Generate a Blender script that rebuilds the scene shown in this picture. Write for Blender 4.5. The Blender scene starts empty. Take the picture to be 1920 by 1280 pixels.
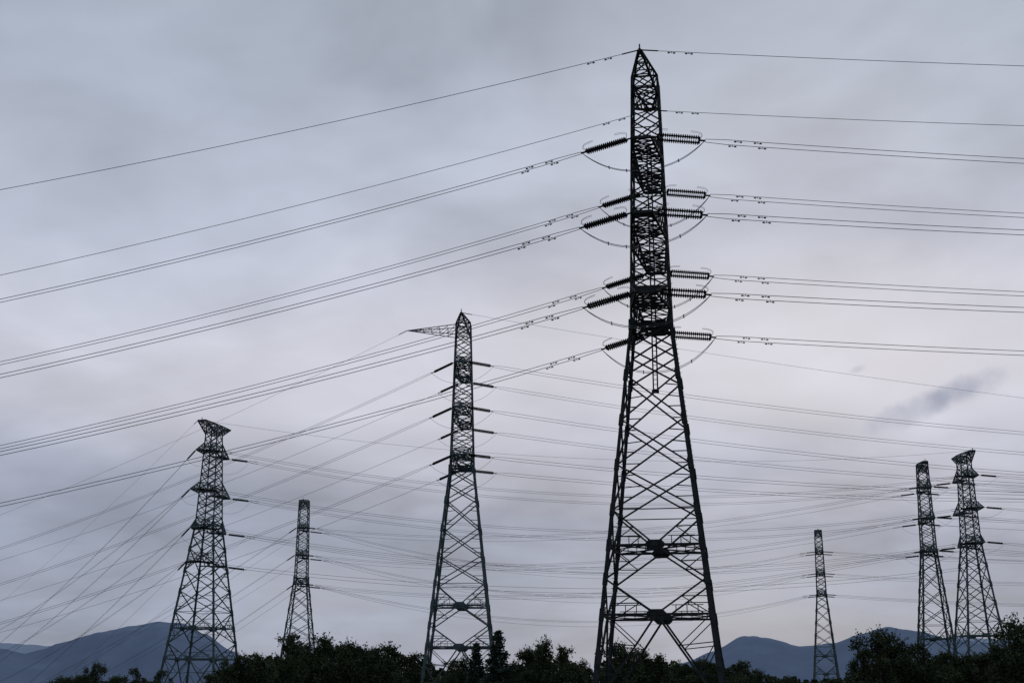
import bpy, math, random
from mathutils import Vector, noise
random.seed(7)
scene = bpy.context.scene
EYE = 1.7
F = 2507.0
TH = math.atan(660/2507.0)
CT, ST = math.cos(TH), math.sin(TH)
CAM = Vector((0, 0, EYE))

# ---------------------------------------------------------------- survey helpers
def ray(px, py):
    u = (px-960)/F; v = (640-py)/F
    return Vector((u, CT - v*ST, ST + v*CT))
def bearing(px, py):
    r = ray(px, py); return math.atan2(r.x, r.y)
def elev(px, py):
    r = ray(px, py); return r.z/math.hypot(r.x, r.y)
def hit(P, d, px, py):
    r = ray(px, py)
    det = r.x*(-d[1]) + d[0]*r.y
    k = (P.x*(-d[1]) + d[0]*P.y)/det
    t = (r.x*P.y - r.y*P.x)/det
    return t, EYE + k*r.z

# ---------------------------------------------------------------- materials
def mat(name, col, rough=0.7, metal=0.0, var=0.3, scale=3.0, spec=0.3):
    m = bpy.data.materials.new(name); m.use_nodes = True
    nt = m.node_tree; b = nt.nodes['Principled BSDF']
    tc = nt.nodes.new('ShaderNodeTexCoord')
    n = nt.nodes.new('ShaderNodeTexNoise'); n.inputs['Scale'].default_value = scale
    n.inputs['Detail'].default_value = 4
    cr = nt.nodes.new('ShaderNodeValToRGB')
    cr.color_ramp.elements[0].position = .3; cr.color_ramp.elements[1].position = .7
    cr.color_ramp.elements[0].color = tuple(c*(1-var) for c in col)+(1,)
    cr.color_ramp.elements[1].color = tuple(c*(1+var) for c in col)+(1,)
    nt.links.new(tc.outputs['Object'], n.inputs['Vector'])
    nt.links.new(n.outputs['Fac'], cr.inputs['Fac'])
    nt.links.new(cr.outputs['Color'], b.inputs['Base Color'])
    b.inputs['Roughness'].default_value = rough
    b.inputs['Metallic'].default_value = metal
    b.inputs['Specular IOR Level'].default_value = spec
    return m
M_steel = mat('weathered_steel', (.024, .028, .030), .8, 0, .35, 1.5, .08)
M_steel2 = mat('hazed_green_grey_steel', (.052, .080, .084), .8, 0, .3, 1.0, .1)  # steel of the farther towers, atmospheric haze put into its colour
M_ins = mat('insulator_glaze', (.012, .012, .013), .7, 0, .2, 5, .05)
M_wire = mat('conductor_cable', (.065, .07, .08), .8, 0, .15, 2, .08)
M_leaf = mat('foliage', (.040, .054, .028), .85, 0, .75, .45, .05)
M_leaf2 = mat('conifer_foliage', (.030, .048, .036), .85, 0, .5, .8, .05)
M_bark = mat('bark', (.03, .024, .02), .9, 0, .3, 4, .1)

# ---------------------------------------------------------------- mesh builder
class MB:
    def __init__(s): s.v = []; s.f = []; s.mi = []
    def bar(s, a, b, w, h=None, mi=0):
        h = h or w
        a = Vector(a); b = Vector(b); d = b-a
        if d.length < 1e-5: return
        d.normalize()
        up = Vector((0, 0, 1)) if abs(d.z) < .95 else Vector((0, 1, 0))
        x = d.cross(up).normalized()*(w/2); y = x.normalized().cross(d)*(h/2)
        n = len(s.v)
        for p in (a, b):
            s.v += [p-x-y, p+x-y, p+x+y, p-x+y]
        for q in ((0,1,5,4),(1,2,6,5),(2,3,7,6),(3,0,4,7),(3,2,1,0),(4,5,6,7)):
            s.f.append(tuple(n+i for i in q)); s.mi.append(mi)
    def prism(s, poly, th):
        n=len(s.v); k=len(poly)
        s.v += [Vector(p)-th/2 for p in poly]+[Vector(p)+th/2 for p in poly]
        s.f.append(tuple(range(n,n+k))[::-1]); s.mi.append(0)
        s.f.append(tuple(range(n+k,n+2*k))); s.mi.append(0)
        for i in range(k):
            j=(i+1)%k; s.f.append((n+i,n+j,n+k+j,n+k+i)); s.mi.append(0)
    def tube(s, pts, rad, sides=5, mi=0, cap=True):
        if not hasattr(rad, '__len__'): rad = [rad]*len(pts)
        n = len(s.v); N = len(pts)
        for i, p in enumerate(pts):
            d = (Vector(pts[min(i+1, N-1)]) - Vector(pts[max(i-1, 0)]))
            d.normalize()
            up = Vector((0, 0, 1)) if abs(d.z) < .95 else Vector((0, 1, 0))
            x = d.cross(up).normalized(); y = x.cross(d)
            for k in range(sides):
                a = 2*math.pi*k/sides
                s.v.append(Vector(p) + (x*math.cos(a)+y*math.sin(a))*rad[i])
        for i in range(N-1):
            for k in range(sides):
                k2 = (k+1) % sides
                s.f.append((n+i*sides+k, n+i*sides+k2, n+(i+1)*sides+k2, n+(i+1)*sides+k)); s.mi.append(mi)
        if cap:
            s.f.append(tuple(n+k for k in range(sides))[::-1]); s.mi.append(mi)
            s.f.append(tuple(n+(N-1)*sides+k for k in range(sides))); s.mi.append(mi)
    def leaf(s, c, size, mi=0):
        d = Vector((random.gauss(0,1), random.gauss(0,1), random.gauss(0,.8))).normalized()
        e = d.cross(Vector((random.gauss(0,1), random.gauss(0,1), random.gauss(0,1)))).normalized()
        a = size*random.uniform(.6,1.2); b = a*random.uniform(.45,.8)
        n = len(s.v)
        s.v += [c-d*a*.5, c+e*b*.5, c+d*a*.5, c-e*b*.5]
        s.f.append((n,n+1,n+2,n+3)); s.mi.append(mi)
    def make(s, name, mats, origin=Vector((0,0,0)), parent=None, smooth=False):
        me = bpy.data.meshes.new(name)
        me.from_pydata([tuple(v-origin) for v in s.v], [], s.f)
        for m in mats: me.materials.append(m)
        me.polygons.foreach_set('material_index', s.mi)
        if smooth: me.polygons.foreach_set('use_smooth', [True]*len(s.f))
        me.update()
        ob = bpy.data.objects.new(name, me); scene.collection.objects.link(ob)
        if parent is not None: ob.parent = parent
        else: ob.location = origin
        return ob

# ---------------------------------------------------------------- tower
class Tower:
    def __init__(s, bear, dist, az, steel, k=1.0, base=5.5, waist=1.75, top=1.1, ztop=59.2,
                 levels=((50.4,7.0),(42.5,9.0),(35.7,7.3)), earth=6.7, detail=1, far_earth=True, extra_levels=(), tipw=.7, etip=.10, ebot=2.6, isc=.7):
        s.pos = Vector((math.sin(bear)*dist, math.cos(bear)*dist, 0))
        s.az = az; s.ex = Vector((math.cos(az), -math.sin(az), 0)); s.ey = Vector((math.sin(az), math.cos(az), 0))
        s.root = bpy.data.objects.new('transmission_tower', None); s.root.empty_display_size = 3
        s.root.location = s.pos; scene.collection.objects.link(s.root)
        s.body = MB(); s.ins = MB(); s.jump = MB(); s.steel = steel
        s.detail = detail; s.isc = isc
        LW = .32*k; DW = .15*k; SW = .085*k
        b = s.body
        def W(x, y, z): return s.pos + s.ex*x + s.ey*y + Vector((0,0,z))
        s.W = W
        sg = [(-1,-1),(1,-1),(1,1),(-1,1)]
        ZW = 34.3
        def hw(z):
            if z <= ZW: return base + (waist-base)*z/ZW
            return waist + (top-waist)*(z-ZW)/(ztop-ZW)
        s.hw = hw
        def C(i, z): h = hw(z); return W(sg[i%4][0]*h, sg[i%4][1]*h, z)
        def mid(i, z): return (C(i,z)+C(i+1,z))/2
        for i in range(4):
            b.bar(C(i,-.6), C(i,8.2), LW*1.15)
            b.bar(C(i,8.2), C(i,21.2), LW*1.05)
            b.bar(C(i,21.2), C(i,ZW), LW*.9)
            b.bar(C(i,ZW), C(i,ztop), LW*.62)
            for z in (4.3,8.2,11.2,14.1,17.2,21.2,25.3,29.5,34.3):
                p = C(i,z); q=C(i,z+.1); dd=(q-p).normalized()
                b.bar(p-dd*.5*k, p+dd*.5*k, LW*1.35)
            p = C(i,-.6); b.bar(p-Vector((0,0,.4)), p+Vector((0,0,.75)), 1.0)
        L = lambda p,q,t: p+(q-p)*t
        for i in range(4):
            g = mid(i,8.2)
            for j in (i,i+1):
                b.bar(g, C(j,.3), DW*1.1)
                for t,zl in ((.33,5.9),(.62,3.2)):
                    q = L(g,C(j,.3),t)
                    b.bar(q, C(j,zl), SW)
                b.bar(L(g,C(j,.3),.33), C(j,8.2), SW)
                b.bar(L(g,C(j,.3),.62), C(j,5.9), SW)
            for z in (8.2,14.1):
                b.bar(C(i,z),C(i+1,z),DW*1.2)
                n = (C(i+1,z)-C(i,z)).normalized(); m_=mid(i,z); Z=Vector((0,0,1))
                nn = n.cross(Z)
                b.prism([m_+n*a_*k+Z*c_*k for a_,c_ in ((-.95,0),(-.55,.42),(.55,.42),(.95,0),(.55,-.42),(-.55,-.42))], nn*.08)
                for t in (.12,.22,.32,.68,.78,.88):
                    q = L(C(i,z),C(i+1,z),t); b.bar(q, q+Vector((0,0,.75)), SW*.8)
                b.bar(L(C(i,z),C(i+1,z),.07)+Vector((0,0,.75)), L(C(i,z),C(i+1,z),.36)+Vector((0,0,.75)), SW*.8)
                b.bar(L(C(i,z),C(i+1,z),.64)+Vector((0,0,.75)), L(C(i,z),C(i+1,z),.93)+Vector((0,0,.75)), SW*.8)
            for j in (i,i+1):
                b.bar(mid(i,8.2), C(j,11.2), DW); b.bar(mid(i,14.1), C(j,11.2), DW)
                b.bar(L(mid(i,8.2),C(j,11.2),.5), C(j,8.2), SW); b.bar(L(mid(i,14.1),C(j,11.2),.5), C(j,14.1), SW)
                b.bar(L(mid(i,8.2),C(j,11.2),.5), C(j,9.7), SW); b.bar(L(mid(i,14.1),C(j,11.2),.5), C(j,12.7), SW)
                b.bar(mid(i,14.1), C(j,17.2), DW)
                b.bar(L(mid(i,14.1),C(j,17.2),.5), C(j,14.1), SW); b.bar(L(mid(i,14.1),C(j,17.2),.5), C(j,15.7), SW)
            zs = (17.2,21.2,25.3,29.5,32.0,34.3)
            for a,c in zip(zs[:-1],zs[1:]):
                b.bar(C(i,a),C(i+1,c),DW*.95); b.bar(C(i+1,a),C(i,c),DW*.95)
                if c-a > 3:
                    wa, wc = hw(a), hw(c); t = wa/(wa+wc); x = L(C(i,a),C(i+1,c),t)
                    for j in (i,i+1):
                        b.bar(L(C(j,a),x,.5), C(j,a+(c-a)*.27), SW); b.bar(L(C(j,c),x,.5), C(j,c-(c-a)*.27), SW)
            b.bar(C(i,17.2),C(i+1,17.2),SW)
            b.bar(C(i,ZW),C(i+1,ZW),DW)
        for z in (8.2,14.1,ZW):
            b.bar(C(0,z),C(2,z),DW*.8); b.bar(C(1,z),C(3,z),DW*.8)
            for i in range(4): b.bar(mid(i,z),mid(i+1,z),SW)
        n = 14; dz = (ztop-ZW)/n
        for q in range(n):
            a = ZW+q*dz; c = a+dz
            for i in range(4):
                b.bar(C(i,a),C(i+1,c),DW*.75); b.bar(C(i+1,a),C(i,c),DW*.75)
                if q % 2 == 0: b.bar(C(i,c),C(i+1,c),SW)
        for i in range(4): b.bar(C(i,ztop),C(i+1,ztop),DW)
        if detail > 1:
            z = 28.5
            b.bar(W(0,-.4,z), W(0,-.4,ztop-7), .12); b.bar(W(.38,-.4,z), W(.38,-.4,ztop-7), .12)
            while z < ztop-7:
                b.bar(W(0,-.4,z), W(.38,-.4,z), .05); z += .45
            b.bar(W(-.15,-.4,28.3), W(.5,-.4,28.3), .3)
            z = 2.5
            while z < ZW:
                for c_,sd in ((3,-1),(1,1)):
                    p = C(c_,z); b.bar(p, p+s.ex*.35*sd, .045)
                z += .45
        s.tips = {}
        def arm(key, z, ln, sign, up, dn, tw=.7, nseg=4):
            h1 = hw(z+up); h0 = hw(z-dn)
            ft = [W(-tw,sign*ln,z), W(tw,sign*ln,z)]
            ru = [W(-h1,sign*h1,z+up), W(h1,sign*h1,z+up)]
            rd = [W(-h0,sign*h0,z-dn), W(h0,sign*h0,z-dn)]
            for e in (0,1):
                b.bar(ru[e], ft[e], DW*1.1); b.bar(rd[e], ft[e], DW*1.2)
            b.bar(ft[0], ft[1], DW*1.8)
            for q in range(nseg):
                t0 = q/nseg; t1 = (q+1)/nseg
                for e in (0,1):
                    b.bar(L(ru[e],ft[e],t0), L(rd[e],ft[e],t1), SW)
                    if q: b.bar(L(ru[e],ft[e],t0), L(rd[e],ft[e],t0), SW)
                b.bar(L(rd[0],ft[0],t0), L(rd[1],ft[1],t1), SW)
                b.bar(L(rd[1],ft[1],t0), L(rd[0],ft[0],t1), SW)
                b.bar(L(ru[0],ft[0],t0), L(ru[1],ft[1],t1), SW)
                if q:
                    b.bar(L(rd[0],ft[0],t0), L(rd[1],ft[1],t0), SW); b.bar(L(ru[0],ft[0],t0), L(ru[1],ft[1],t0), SW)
            s.tips[key] = ((ft[0]+ft[1])/2, tw)
        for n_, (z, ln) in enumerate(tuple(levels)+tuple(extra_levels)):
            ns = 6 if detail > 1 else 4
            arm(('n',n_), z, ln, -1, 2.3, 0.0, tipw, ns); arm(('f',n_), z, ln, 1, 2.3, 0.0, tipw, ns)
        arm(('n','e'), ztop, earth, -1, .0, ebot, etip)
        p = s.tips[('n','e')][0]; b.bar(p-Vector((0,0,.3)), p+Vector((0,0,.6)), .12*k)
        if far_earth:
            arm(('f','e'), ztop, earth, 1, .0, ebot, etip)
    def finish(s):
        s.body.make('lattice_frame', [s.steel], s.pos, s.root)
        if s.ins.v: s.ins.make('insulator_strings', [M_ins], s.pos, s.root)
        if s.jump.v: s.jump.make('jumper_loops', [M_wire], s.pos, s.root)

def insulator(mb, a, d, ln, perp, sides, horns=True, sc=1.0):
    Z = Vector((0,0,1))
    up = (Z - d*d.z).normalized()
    off = (up*.17 + perp*.18)*(1 if sc > .9 else .45)
    nd = 19
    mb.bar(a, a+d*.6, .12*sc)
    y0 = a+d*.6; y1 = a+d*(.6+ln)
    mb.bar(y0-off*1.3, y0+off*1.3, .14*sc); mb.bar(y1-off*1.3, y1+off*1.3, .14*sc)
    for sgn in (-1,1):
        pts=[]; rad=[]
        for i in range(nd):
            t = (i+.15)/nd*ln
            for dt, r in ((0,.08),(.02,.215),(.11,.19),(.13,.08)):
                pts.append(y0+off*sgn+d*(t+dt)); rad.append(r*sc)
        mb.tube(pts, rad, sides)
    mb.bar(y1, y1+d*.55, .13*sc)
    if horns:
        for base, dr in ((y0,1),(y1,-1)):
            for sg_ in (-1,1):
                pts=[]
                for q in range(8):
                    a_ = q/7
                    pts.append(base + up*(.12+.68*math.sin(a_*1.6)) + d*dr*(.85*a_**1.5 - .45*math.sin(a_*3.14)) + perp*.15*sg_)
                mb.tube(pts, .016, 4)

def damper(mb, p, d, sc=1.0):
    c = p+Vector((0,0,-.13*sc))
    mb.bar(p, c, .05*sc)
    mb.bar(c-d*.26*sc, c+d*.26*sc, .03*sc)
    for sg_ in (-1,1):
        mb.bar(c+d*sg_*.15*sc, c+d*sg_*.34*sc, .10*sc)

def run(tower, key, side, az, wires, c, tmax, target=None, slope=None, bundle=True, r=.03, ilen=3.75, insul=True, damp=True, sides=6, nseg=36, sep=.19):
    tip, tw = tower.tips[key]
    P = tip + tower.ex*(side*tw)
    d2 = (math.sin(az), math.cos(az))
    if target:
        t, z = hit(P, d2, *target)
        sl = (z - P.z - c*t*t)/t
    else: sl = slope
    D2 = Vector((d2[0], d2[1], 0))
    d = (D2 + Vector((0,0,sl))).normalized()
    perp = Vector((d2[1], -d2[0], 0))
    if insul:
        if tower.detail == 1: ilen = 3.2
        insulator(tower.ins, P, d, ilen, perp, sides, horns=tower.detail>1, sc=tower.isc)
        t0 = (.6+ilen+.5)*D2.dot(d)
    else:
        tower.ins.bar(P, P+d*1.6, .09); t0 = 1.6
    f = lambda t: P + D2*t + Vector((0,0,sl*t + c*t*t))
    offs = (Vector((0,0,sep))+perp*.1, Vector((0,0,-sep))-perp*.1) if bundle else (Vector((0,0,0)),)
    for o in offs:
        pts=[]
        for i in range(nseg+1):
            t = t0 + (tmax-t0)*(i/nseg)**1.3
            k = min(1, (t-t0)/1.0) if bundle else 1
            pts.append(f(t)+o*(.6+.4*k))
        wires.tube(pts, r, 4, cap=False)
        if damp:
            for td, of in ((t0+2.7,.25), (t0+4.9,-.2)) if bundle else ((t0+1.2,0), (t0+2.8,0)):
                td += of*(1 if o.z>0 else -1)
                damper(tower.ins, f(td)+o, d, 1.05)
    return f(t0)

def jumper(tower, a, b, sag, r=.024, sides=4, two=True):
    os_ = (Vector((0,0,.0)), Vector((0,-.32,-.22))) if two else (Vector((0,0,0)),)
    for o in os_:
        pts=[]
        for i in range(23):
            t=i/22
            p = a.lerp(b,t) - Vector((0,0,sag*(1-abs(2*t-1)**2.3))) + o*(1-abs(2*t-1)**6)
            pts.append(p)
        tower.jump.tube(pts, r, sides)
    if two:
        for t in (.22,.36,.64,.78):
            p = a.lerp(b,t) - Vector((0,0,sag*(1-abs(2*t-1)**2.3)))
            tower.jump.bar(p+Vector((0,0,.08)), p+Vector((0,-.32,-.3)), .08)

R = math.radians
def span(wires, A, B, sag, r=.028, sep=.19, n=40):
    for o in ((Vector((0,0,sep)), Vector((0,0,-sep))) if sep else (Vector((0,0,0)),)):
        pts=[]
        for i in range(n+1):
            t=i/n; pts.append(A.lerp(B,t)-Vector((0,0,4*sag*t*(1-t)))+o)
        wires.tube(pts, r, 4, cap=False)

# ================================================================ main tower
T1 = Tower(R(6.2), 120, R(10), M_steel, k=1.0, detail=2, top=1.22, waist=1.8, tipw=.85, etip=.12, ebot=2.2, isc=1.0)
W1 = MB()
left = {('n',0):(0,564),('f',0):(0,681),('n',1):(0,705),('f',1):(0,838),('n',2):(0,850),('f',2):(0,946)}
right = {('n',0):(1920,302),('f',0):(1920,404),('n',1):(1920,436),('f',1):(1920,551),('n',2):(1920,581),('f',2):(1920,662)}
for k_ in left:
    a = run(T1,k_,-1,R(-90),W1,.0008,220,left[k_],r=.028)
    b = run(T1,k_, 1,R(93),W1,.0004,200,right[k_],r=.028)
    jumper(T1,a,b,2.2 if k_[0]=='n' else 2.8,r=.027)
for k_,l_,r_ in ((('n','e'),(0,356),(1920,124)),(('f','e'),(0,516),(1920,236))):
    run(T1,k_,-1,R(-90),W1,.0006,220,l_,bundle=False,insul=False,r=.028)
    run(T1,k_, 1,R(93),W1,.0003,200,r_,bundle=False,insul=False,r=.028)
T1.finish()
W1.make('power_line',[M_wire])

# ================================================================ tower 2
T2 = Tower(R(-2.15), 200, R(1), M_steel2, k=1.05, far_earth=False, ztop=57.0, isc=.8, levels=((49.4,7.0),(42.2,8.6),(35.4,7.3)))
b = T2.body
tip = T2.pos + Vector((-9.0, 3.5, 57.0))
for yy in (-1,1):
    A0=T2.W(-1.1,yy*1.1,56.8); B0=T2.W(-1.15,yy*1.15,55.2)
    b.bar(A0, tip, .10); b.bar(B0, tip, .10)
    for q in range(6):
        b.bar(A0.lerp(tip,q/6),B0.lerp(tip,(q+1)/6),.06); b.bar(A0.lerp(tip,q/6),B0.lerp(tip,q/6),.06)
T2.tips[('s','e')] = (tip, .05)
W2 = MB()
left = {('n',0):(0,1028),('f',0):(0,1050),('n',1):(0,1095),('f',1):(0,1125),('n',2):(0,1168),('f',2):(0,1185)}
right = {('n',0):(1920,812),('f',0):(1920,850),('n',1):(1920,888),('f',1):(1920,908),('n',2):(1920,925),('f',2):(1920,938)}
for k_ in left:
    nr = k_[0]=='n'
    a = run(T2,k_,-1,R(-65),W2,.0007,260,left[k_],r=.024,damp=False,bundle=nr)
    bb = run(T2,k_, 1,R(95),W2,.0006,220,right[k_],r=.024,damp=False)
    jumper(T2,a,bb,2.0,r=.02,two=False)
run(T2,('s','e'),-1,R(-62),W2,.0005,260,(0,965),bundle=False,insul=False,r=.02,damp=False)
run(T2,('n','e'), 1,R(95),W2,.0003,220,(1920,746),bundle=False,insul=False,r=.018,damp=False)
T2.finish(); W2.make('power_line',[M_wire])

# ================================================================ the other towers
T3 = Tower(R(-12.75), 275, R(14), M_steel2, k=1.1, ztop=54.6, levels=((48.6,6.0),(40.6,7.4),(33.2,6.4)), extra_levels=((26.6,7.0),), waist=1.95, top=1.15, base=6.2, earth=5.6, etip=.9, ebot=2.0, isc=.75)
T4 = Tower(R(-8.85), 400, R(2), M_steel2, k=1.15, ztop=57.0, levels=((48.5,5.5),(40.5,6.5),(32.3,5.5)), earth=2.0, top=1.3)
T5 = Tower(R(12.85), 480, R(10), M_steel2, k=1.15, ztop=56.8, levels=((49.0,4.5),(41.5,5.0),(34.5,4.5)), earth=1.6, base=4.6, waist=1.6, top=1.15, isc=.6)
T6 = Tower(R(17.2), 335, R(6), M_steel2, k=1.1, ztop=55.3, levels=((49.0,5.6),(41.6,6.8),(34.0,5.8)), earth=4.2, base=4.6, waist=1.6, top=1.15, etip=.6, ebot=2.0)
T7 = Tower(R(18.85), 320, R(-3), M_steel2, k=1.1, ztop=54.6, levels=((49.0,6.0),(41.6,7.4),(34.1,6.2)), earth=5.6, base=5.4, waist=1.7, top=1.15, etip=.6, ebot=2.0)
W3 = MB()
tg = {('n',0):(0,1205),('f',0):(0,1180),('n',1):(0,1240),('f',1):(0,1225),('n',2):(60,1275),('f',2):(30,1262)}
ends3 = {}
for k_ in tg:
    a = run(T3,k_,-1,R(-38),W3,.0005,300,tg[k_],r=.028,damp=False)
    bb = run(T3,k_,1,R(88),W3,0,6,slope=-.12,r=.028,damp=False)
    jumper(T3,a,bb,2.0,r=.02,two=False); ends3[k_]=bb
for k_ in (('n',3),('f',3)):
    a = run(T3,k_,-1,R(-38),W3,.0005,240,(110,1280),r=.028,damp=False,bundle=False)
    bb = run(T3,k_,1,R(88),W3,.0006,6,slope=-.12,r=.028,damp=False,bundle=False)
    span(W3, bb, T7.tips[(k_[0],2)][0]-Vector((0,0,5)), 5, sep=0)
run(T3,('n','e'),-1,R(-40),W3,.0004,300,(0,1130),bundle=False,insul=False,r=.022,damp=False)
for k_ in ends3:
    e7 = run(T7,k_,-1,R(-92),W3,0,6,slope=-.12,r=.028,damp=False)
    span(W3, ends3[k_], e7, 6.5, r=.026)
    a7 = run(T7,k_, 1,R(95),W3,.0005,200,slope=-.10,r=.028,damp=False)
    jumper(T7,e7,a7,2.0,r=.02,two=False)
span(W3, T3.tips[('n','e')][0], T7.tips[('n','e')][0], 5, sep=0, r=.022)
T3.finish(); T7.finish(); W3.make('power_line',[M_wire])

W4 = MB()
tg = {('n',0):(150,1240),('f',0):(170,1235),('n',1):(180,1270),('f',1):(200,1265),('n',2):(300,1262),('f',2):(320,1262)}
for k_ in tg:
    nr = k_[0]=='n'
    a = run(T4,k_,-1,R(-48),W4,.0004,260,tg[k_],r=.032,damp=False,bundle=nr)
    e4 = run(T4,k_,1,R(85),W4,0,6,slope=-.1,r=.032,damp=False)
    e5 = run(T5,k_,-1,R(-80),W4,0,6,slope=-.1,r=.032,damp=False)
    if nr: span(W4, e4, e5, 9.5, r=.032)
    else: span(W4, e5, e4, 10.5, r=.030, sep=0)
    a5 = run(T5,k_,1,R(100),W4,.0004,220,slope=-.09,r=.032,damp=False,bundle=nr)
    e6 = run(T6,k_,-1,R(-84),W4,0,6,slope=-.12,r=.028,damp=False)
    span(W4, e6, e4, 6.0, r=.028, sep=.2 if nr else 0)
    c6 = run(T6,k_, 1,R(95),W4,.0005,200,slope=-.08,r=.028,damp=False,bundle=nr)
    jumper(T6,e6,c6,2.0,r=.02,two=False)
T4.finish(); T5.finish(); T6.finish(); W4.make('power_line',[M_wire])

# ================================================================ ground
g = MB()
N = 60; S = 9000
xs = [(-1+2*i/N) for i in range(N+1)]
xs = [math.copysign(abs(x)**2.2, x)*S for x in xs]
for y in xs:
    for x in xs:
        g.v.append(Vector((x,y, -0.02)))
for j in range(N):
    for i in range(N):
        g.f.append((j*(N+1)+i, j*(N+1)+i+1, (j+1)*(N+1)+i+1, (j+1)*(N+1)+i)); g.mi.append(0)
g.make('ground',[mat('grass_ground',(.05,.055,.03),.95,0,.4,.15,.1)])

# ================================================================ mountains
def interp(tab, x):
    if x <= tab[0][0]: return tab[0][1]
    for (a,ya),(b_,yb) in zip(tab[:-1],tab[1:]):
        if x <= b_:
            t=(x-a)/(b_-a); t=.5*t+.5*t*t*(3-2*t); return ya+(yb-ya)*t
    return tab[-1][1]
def ridge(name, tab, dist, depth, m, rough):
    mb = MB(); na=420; nr=26
    for j in range(nr+1):
        s_ = j/nr
        for i in range(na+1):
            px = -700 + 3300*i/na
            be = bearing(px, 1230)
            y = interp(tab, px)
            h = elev(px, y)*dist + EYE
            rr = dist + (s_-.5)*depth
            fall = math.cos((s_-.5)*math.pi)
            nz = noise.fractal(Vector((px*.010, s_*3.0, dist*.001)), 1.0, 2.0, 5)
            nz2 = noise.fractal(Vector((px*.04, s_*2.0, 3.3)), 1.0, 2.0, 4)
            z = h*fall**.8*(1+ rough*nz*(1-fall)) + nz2*4.5
            if j in (0,nr): z = -5
            mb.v.append(Vector((math.sin(be)*rr, math.cos(be)*rr, z)))
    for j in range(nr):
        for i in range(na):
            mb.f.append((j*(na+1)+i, j*(na+1)+i+1, (j+1)*(na+1)+i+1, (j+1)*(na+1)+i)); mb.mi.append(0)
    return mb.make(name,[m],smooth=True)
M_mtn = mat('hazy_forested_mountain',(.150,.196,.280),1,0,.14,.004,0)  # aerial perspective painted in: blue haze is part of the base colour
M_mtn2 = mat('hazy_far_mountain',(.27,.33,.43),1,0,.08,.004,0)  # farther ridge, paler because its base colour carries more painted haze
tabL = [(-700,1180),(-200,1185),(0,1216),(45,1226),(110,1206),(180,1186),(250,1173),(300,1167),(335,1169),(380,1188),(430,1218),(490,1250),(560,1275),(640,1288),
        (1180,1285),(1280,1243),(1335,1222),(1395,1191),(1440,1196),(1500,1213),(1560,1206),(1620,1189),(1670,1174),(1720,1183),(1790,1200),(1850,1206),(1920,1192),(2150,1180),(2600,1200)]
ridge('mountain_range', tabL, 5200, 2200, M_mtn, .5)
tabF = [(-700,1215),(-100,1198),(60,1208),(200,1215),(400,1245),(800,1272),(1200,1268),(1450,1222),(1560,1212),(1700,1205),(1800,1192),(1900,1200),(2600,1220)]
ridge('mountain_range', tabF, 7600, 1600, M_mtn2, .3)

# ================================================================ trees
def tree_mesh(name, seed, H=8.0, Wd=3.0, conifer=False):
    random.seed(seed); mb = MB()
    pts=[Vector((0,0,-.3))]
    lean = Vector((random.uniform(-.05,.05),random.uniform(-.05,.05),0))
    for i in range(1,7):
        z = H*.93*i/6; pts.append(Vector((random.uniform(-.12,.12),random.uniform(-.12,.12),z))+lean*z)
    mb.tube(pts,[.2*(1-i/7.5) for i in range(7)],6,mi=1)
    if conifer:
        z = H*.12
        while z < H:
            t=z/H; rr = Wd*(1-t)**.85*random.uniform(.7,1.15)+.12
            for k in range(7):
                a=random.uniform(0,6.28)
                tipp=Vector((math.cos(a)*rr,math.sin(a)*rr,z-rr*.12+random.uniform(-.1,.25)))
                mb.tube([Vector((0,0,z)),tipp],[.04,.012],4,mi=1)
                for q in range(int(12+rr*20)):
                    s_=random.uniform(.15,1)**.7
                    c=Vector((0,0,z)).lerp(tipp,s_)+Vector((random.gauss(0,.15),random.gauss(0,.15),random.gauss(0,.12)))
                    mb.leaf(c,.32,0)
            z += .34
        for q in range(10): mb.leaf(Vector((0,0,H-q*.05)),.2,0)
        mats=[M_leaf2,M_bark]
    else:
        clumps=[]
        for k in range(38):
            t=random.uniform(.2,1.0)
            prof = math.sin(min(1,(t-.02)/.98)*math.pi*.93+.1)**.5
            a=random.uniform(0,6.28); rr=Wd*prof*random.uniform(.2,1.15)
            c=Vector((math.cos(a)*rr,math.sin(a)*rr,H*t*.93))+lean*H*t
            clumps.append(c)
            z0=max(.6,c.z*random.uniform(.45,.75))
            base=Vector((0,0,z0))+lean*z0
            m_=(base+c)/2+Vector((0,0,-.15))
            mb.tube([base,m_,c],[.07,.045,.015],4,mi=1)
        clumps += [Vector((random.uniform(-.4,.4),random.uniform(-.4,.4),H*x)) for x in (.3,.45,.6,.75,.88)]
        for c in clumps:
            cr = random.uniform(.4,1.1)
            for q in range(int(95*cr/.7)):
                v=Vector((random.gauss(0,1),random.gauss(0,1),random.gauss(0,.7)))
                v = v.normalized()*cr*random.random()**.5
                mb.leaf(c+v,random.uniform(.22,.40),0)
            for q in range(7):
                v=Vector((random.gauss(0,1),random.gauss(0,1),random.gauss(0,.9)+.4)).normalized()
                for w in range(6): mb.leaf(c+v*(cr*.9+.09*w)+Vector((random.gauss(0,.05),random.gauss(0,.05),random.gauss(0,.05))),.22,0)
        mats=[M_leaf,M_bark]
    me = bpy.data.meshes.new(name)
    me.from_pydata([tuple(v) for v in mb.v],[],mb.f)
    for m in mats: me.materials.append(m)
    me.polygons.foreach_set('material_index',mb.mi); me.update()
    return me
broad=[tree_mesh('broadleaf_tree',s,8,w) for s,w in ((11,2.8),(12,3.3),(13,2.6),(14,3.0),(15,3.6))]
conif=[tree_mesh('conifer_tree',s,8,w,True) for s,w in ((21,1.9),(22,2.3))]
random.seed(5)
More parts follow.
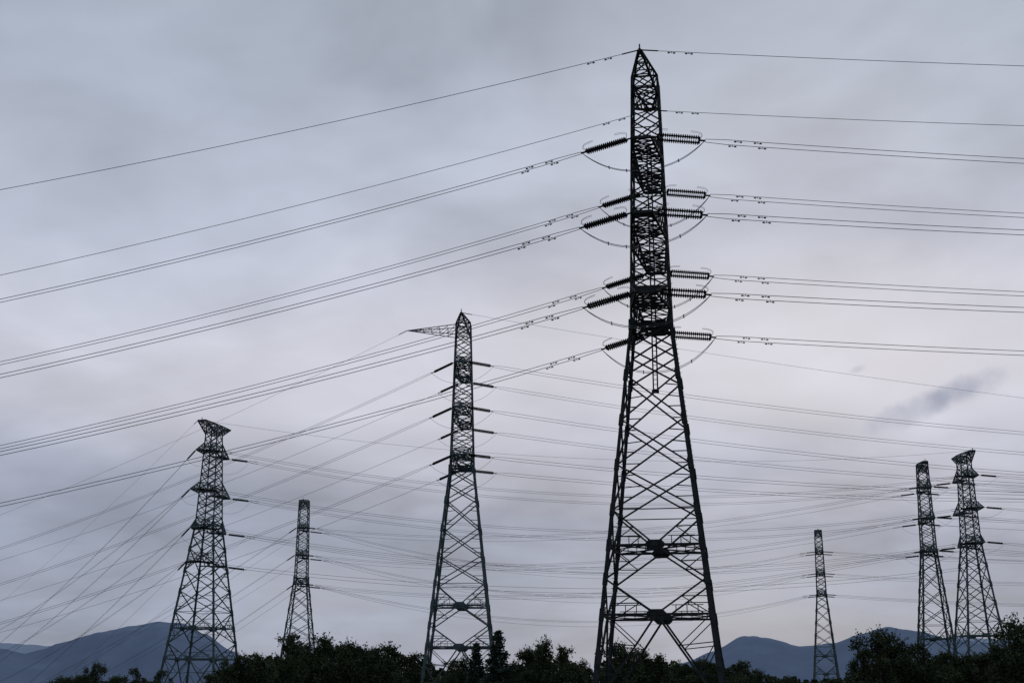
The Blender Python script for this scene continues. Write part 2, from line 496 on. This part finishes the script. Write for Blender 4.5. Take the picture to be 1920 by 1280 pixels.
def put(px,ytop,d,kind='b',wf=1.15):
    h = elev(px,ytop)*d+EYE
    be = bearing(px,ytop)
    me = random.choice(broad if kind=='b' else conif)
    ob = bpy.data.objects.new('broadleaf_tree' if kind=='b' else 'pine_tree', me)
    ob.location=(math.sin(be)*d,math.cos(be)*d,0)
    s_=h/8.0; ob.scale=(max(s_,.62)*wf,max(s_,.62)*wf,s_); ob.rotation_euler=(0,0,random.uniform(0,6.28))
    scene.collection.objects.link(ob)
for t in [(182,1238,150,'b',.7),(120,1267,150),(150,1262,160),(215,1266,165),(258,1248,155,'b',.7),(298,1252,150,'b',.7),(395,1262,190),(425,1246,195,'b',.8),(455,1222,200),(490,1220,205),
          (540,1182,190,'b',.75),(570,1204,200),(610,1190,195,'b',.95),(655,1198,200),(695,1208,205,'b',.9),(730,1206,210),(768,1220,200),(845,1232,175,'b',.8),
          (866,1230,176,'b',.8),(893,1206,172,'c',1.2),(934,1184,168,'c',1.25),(955,1240,170,'b',.7),(990,1214,178,'b',.9),(1018,1196,180,'b',.8),(1055,1206,178,'b',.9),(1090,1236,180,'b',.8),
          (1160,1200,165,'b',.9),(1200,1212,168),(1235,1230,170,'b',.9),(1275,1240,190),(1310,1234,190),(1350,1244,190),(1385,1234,180,'b',.9),(1425,1254,185,'b',.8),
          (1480,1268,200),(1560,1270,200),(1615,1213,165,'b',.7),(1645,1174,160,'b',.95),(1690,1206,162),(1728,1200,165),(1765,1216,170),(1800,1222,170),(1838,1222,168),(1872,1202,150,'b',.9),(1905,1156,145,'b',.95),(1950,1150,145),(2000,1190,150),(-60,1260,180),(2080,1200,160),(20,1290,170)]:
    put(*t)
prof=[(-400,1270),(0,1296),(80,1288),(100,1275),(190,1268),(230,1284),(290,1274),(340,1284),(385,1276),(430,1262),(450,1243),(520,1228),(560,1218),(620,1210),(700,1218),(760,1228),(800,1245),(850,1252),(950,1258),(980,1242),(1010,1227),(1060,1230),(1110,1254),(1150,1232),(1200,1230),(1260,1244),(1320,1245),(1380,1248),(1430,1266),(1520,1275),(1595,1271),(1620,1240),(1660,1228),(1740,1226),(1800,1238),(1850,1232),(1880,1216),(1920,1197),(2400,1200)]
random.seed(3)
mass=MB()
px=-350
while px<2300:
    d=random.uniform(205,262)
    top=elev(px,interp(prof,px)+random.uniform(-5,14))*d+EYE
    be=bearing(px,1240)
    base=Vector((math.sin(be)*d,math.cos(be)*d,0))
    cr=random.uniform(1.0,1.7)
    mass.tube([base,base+Vector((.1,0,max(.6,top-cr)))],[.14,.05],4,mi=1)
    n=int(max(1,top)*75)
    for q in range(n):
        z=random.uniform(0,1)**.75*top
        rr=cr*(1 if z<top-1.2 else max(.15,(top-z)/1.2)**.6)
        a=random.uniform(0,6.28); r_=rr*random.random()**.5
        mass.leaf(base+Vector((math.cos(a)*r_,math.sin(a)*r_,z)),random.uniform(.35,.7),0)
    px+=7.5
mass.make('distant_trees',[M_leaf,M_bark])

# ================================================================ world
world=bpy.data.worlds.new('World'); scene.world=world; world.use_nodes=True
nt=world.node_tree; nt.nodes.clear(); L_=nt.links.new
def nd(t,**k):
    n=nt.nodes.new(t)
    for a,b_ in k.items(): setattr(n,a,b_)
    return n
def mth(op,a,b_=None,c=None,clamp=False):
    n=nd('ShaderNodeMath',operation=op); n.use_clamp=clamp
    for i,x in enumerate((a,b_,c)):
        if x is None: continue
        if isinstance(x,(int,float)): n.inputs[i].default_value=x
        else: L_(x,n.inputs[i])
    return n.outputs[0]
def smooth(x,a,b_):
    n=nd('ShaderNodeMapRange'); n.interpolation_type='SMOOTHSTEP'
    L_(x,n.inputs[0]); n.inputs[1].default_value=a; n.inputs[2].default_value=b_
    return n.outputs[0]
def mixc(f,a,col):
    mx=nd('ShaderNodeMix',data_type='RGBA'); L_(f,mx.inputs['Factor']); L_(a,mx.inputs['A']); mx.inputs['B'].default_value=col
    return mx.outputs['Result']
def lin(c): return tuple(((x/255)/12.92 if x/255<=.04045 else ((x/255+.055)/1.055)**2.4) for x in c)+(1,)
tc=nd('ShaderNodeTexCoord'); D=tc.outputs['Generated']
sx=nd('ShaderNodeSeparateXYZ'); L_(D,sx.inputs[0])
zz=mth('MAXIMUM',sx.outputs[2],0.0)
den=mth('ADD',zz,.24)
cx=mth('DIVIDE',sx.outputs[0],den); cy=mth('DIVIDE',sx.outputs[1],den)
cv=nd('ShaderNodeCombineXYZ'); L_(cx,cv.inputs[0]); L_(cy,cv.inputs[1])
def noi(scale,detail,rough,off=(0,0,0),dist=0.0,sc=(1,1,1),rot=0):
    mp=nd('ShaderNodeMapping'); L_(cv.outputs[0],mp.inputs[0]); mp.inputs['Location'].default_value=off
    mp.inputs['Scale'].default_value=sc; mp.inputs['Rotation'].default_value=(0,0,rot)
    n=nd('ShaderNodeTexNoise'); L_(mp.outputs[0],n.inputs['Vector'])
    n.inputs['Scale'].default_value=scale; n.inputs['Detail'].default_value=detail; n.inputs['Roughness'].default_value=rough; n.inputs['Distortion'].default_value=dist
    return n.outputs['Fac']
n1=noi(1.3,3,.5,(3.1,1.7,0),.3)
n2=noi(2.8,4,.5,(7,2.4,1),.35,(1,1.0,1),.4)
n3=noi(7.0,4,.5,(1,5,2),.2,(1,1.0,1),.5)
zp=mth('ADD',zz,mth('MULTIPLY',mth('SUBTRACT',n1,.5),.20))
cr=nd('ShaderNodeValToRGB'); L_(mth('DIVIDE',zp,.8),cr.inputs['Fac'])
els=[(0,(150,158,178)),(.06,(143,152,173)),(.13,(155,161,180)),(.20,(188,190,204)),(.27,(194,196,209)),(.34,(178,184,200)),(.44,(166,174,190)),(.52,(161,170,184)),(.8,(150,160,176))]
e=cr.color_ramp.elements
e[0].position=0; e[0].color=lin(els[0][1]); e[1].position=1; e[1].color=lin(els[-1][1])
for p,c in els[1:-1]:
    x=e.new(p/.8); x.color=lin(c)
mot=mth('ADD',mth('MULTIPLY',mth('SUBTRACT',n2,.5),1.0), mth('MULTIPLY',mth('SUBTRACT',n3,.5),.28))
mot=mth('ADD',mot,1.0)
def local(dirv, e1, w1, w2):
    cd=dirv.normalized(); e1=e1.normalized(); e2=e1.cross(cd).normalized()
    sub=nd('ShaderNodeVectorMath',operation='SUBTRACT'); L_(D,sub.inputs[0]); sub.inputs[1].default_value=tuple(cd)
    o=[]
    for v,w in ((e1,w1),(e2,w2)):
        q=nd('ShaderNodeVectorMath',operation='DOT_PRODUCT'); L_(sub.outputs[0],q.inputs[0]); q.inputs[1].default_value=tuple(v)
        y=mth('DIVIDE',q.outputs['Value'],w); o.append(mth('MULTIPLY',y,y))
    f=nd('ShaderNodeVectorMath',operation='DOT_PRODUCT'); L_(D,f.inputs[0]); f.inputs[1].default_value=tuple(cd)
    return mth('ADD',o[0],o[1]), mth('GREATER_THAN',f.outputs['Value'],.5)
H_=Vector((1,0,0))
warm=[]
for (px_,py_,w1,w2,amp) in ((1560,670,.20,.050,.20),(720,745,.20,.055,.10),(1350,1110,.13,.035,.10),(1650,980,.3,.035,-.08),(760,50,.10,.05,-.16),(1650,200,.16,.04,-.12),(230,200,.18,.10,.08),(560,1120,.1,.03,.10),(650,970,.12,.025,-.12),(130,560,.2,.08,.06)):
    rr_,fr=local(ray(px_,py_),H_,w1,w2)
    rr_=mth('ADD',rr_,mth('MULTIPLY',mth('SUBTRACT',n2,.5),2.5))
    ga=mth('MULTIPLY',mth('EXPONENT',mth('MULTIPLY',rr_,-1)),fr)
    mot=mth('ADD',mot,mth('MULTIPLY',ga,amp))
    if 600<py_<1200 and amp>0: warm.append(mth('MULTIPLY',ga,{1560:.50,720:.30,1350:.22,560:.15}[px_],clamp=True))
vm=nd('ShaderNodeVectorMath',operation='SCALE'); L_(cr.outputs['Color'],vm.inputs[0]); L_(mot,vm.inputs['Scale'])
res=vm.outputs[0]
for w_ in warm: res=mixc(w_,res,lin((212,208,213)))
nn=nd('ShaderNodeTexNoise'); L_(D,nn.inputs['Vector']); nn.inputs['Scale'].default_value=50; nn.inputs['Detail'].default_value=6
for c1,c2,w1,w2,am in (((1645,795),(1790,740),.036,.0095,.60),((1760,750),(1865,705),.028,.010,.62),((1600,695),(1615,690),.006,.003,.35)):
    cd=ray((c1[0]+c2[0])/2,(c1[1]+c2[1])/2); ee=ray(*c2).normalized()-ray(*c1).normalized()
    rad,fr=local(cd,ee,w1,w2)
    rad=mth('ADD',rad,mth('MULTIPLY',mth('SUBTRACT',nn.outputs['Fac'],.5),3.0))
    mk=mth('SUBTRACT',1,smooth(rad,-.6,1.5)); mk=mth('MULTIPLY',mth('MULTIPLY',mk,fr),am)
    res=mixc(mk,res,lin((134,143,168)))
bg=nd('ShaderNodeBackground'); L_(res,bg.inputs['Color']); bg.inputs['Strength'].default_value=1.0
sky=nd('ShaderNodeTexSky'); sky.sky_type='NISHITA'; sky.sun_disc=False; sky.sun_elevation=R(24); sky.sun_rotation=R(13)
bs=nd('ShaderNodeBackground'); L_(sky.outputs[0],bs.inputs['Color']); bs.inputs['Strength'].default_value=.08
mxs=nd('ShaderNodeMixShader'); mxs.inputs[0].default_value=.95; L_(bs.outputs[0],mxs.inputs[1]); L_(bg.outputs[0],mxs.inputs[2])
out=nd('ShaderNodeOutputWorld'); L_(mxs.outputs[0],out.inputs[0])

sl=bpy.data.lights.new('sun','SUN'); sl.energy=.5; sl.angle=R(14); sl.color=(1,.96,.9)
so=bpy.data.objects.new('sun',sl); scene.collection.objects.link(so)
az=R(13); el=R(24)
sd=Vector((math.sin(az)*math.cos(el),math.cos(az)*math.cos(el),math.sin(el)))
so.rotation_euler=sd.to_track_quat('Z','Y').to_euler(); so.location=sd*100

cam=bpy.data.cameras.new('camera'); co=bpy.data.objects.new('camera',cam); scene.collection.objects.link(co)
co.location=CAM; co.rotation_euler=(math.pi/2+TH,0,0); cam.lens=47.0; cam.sensor_width=36; cam.clip_start=.1; cam.clip_end=30000
scene.camera=co
scene.view_settings.view_transform='Standard'; scene.view_settings.look='None'; scene.view_settings.exposure=0
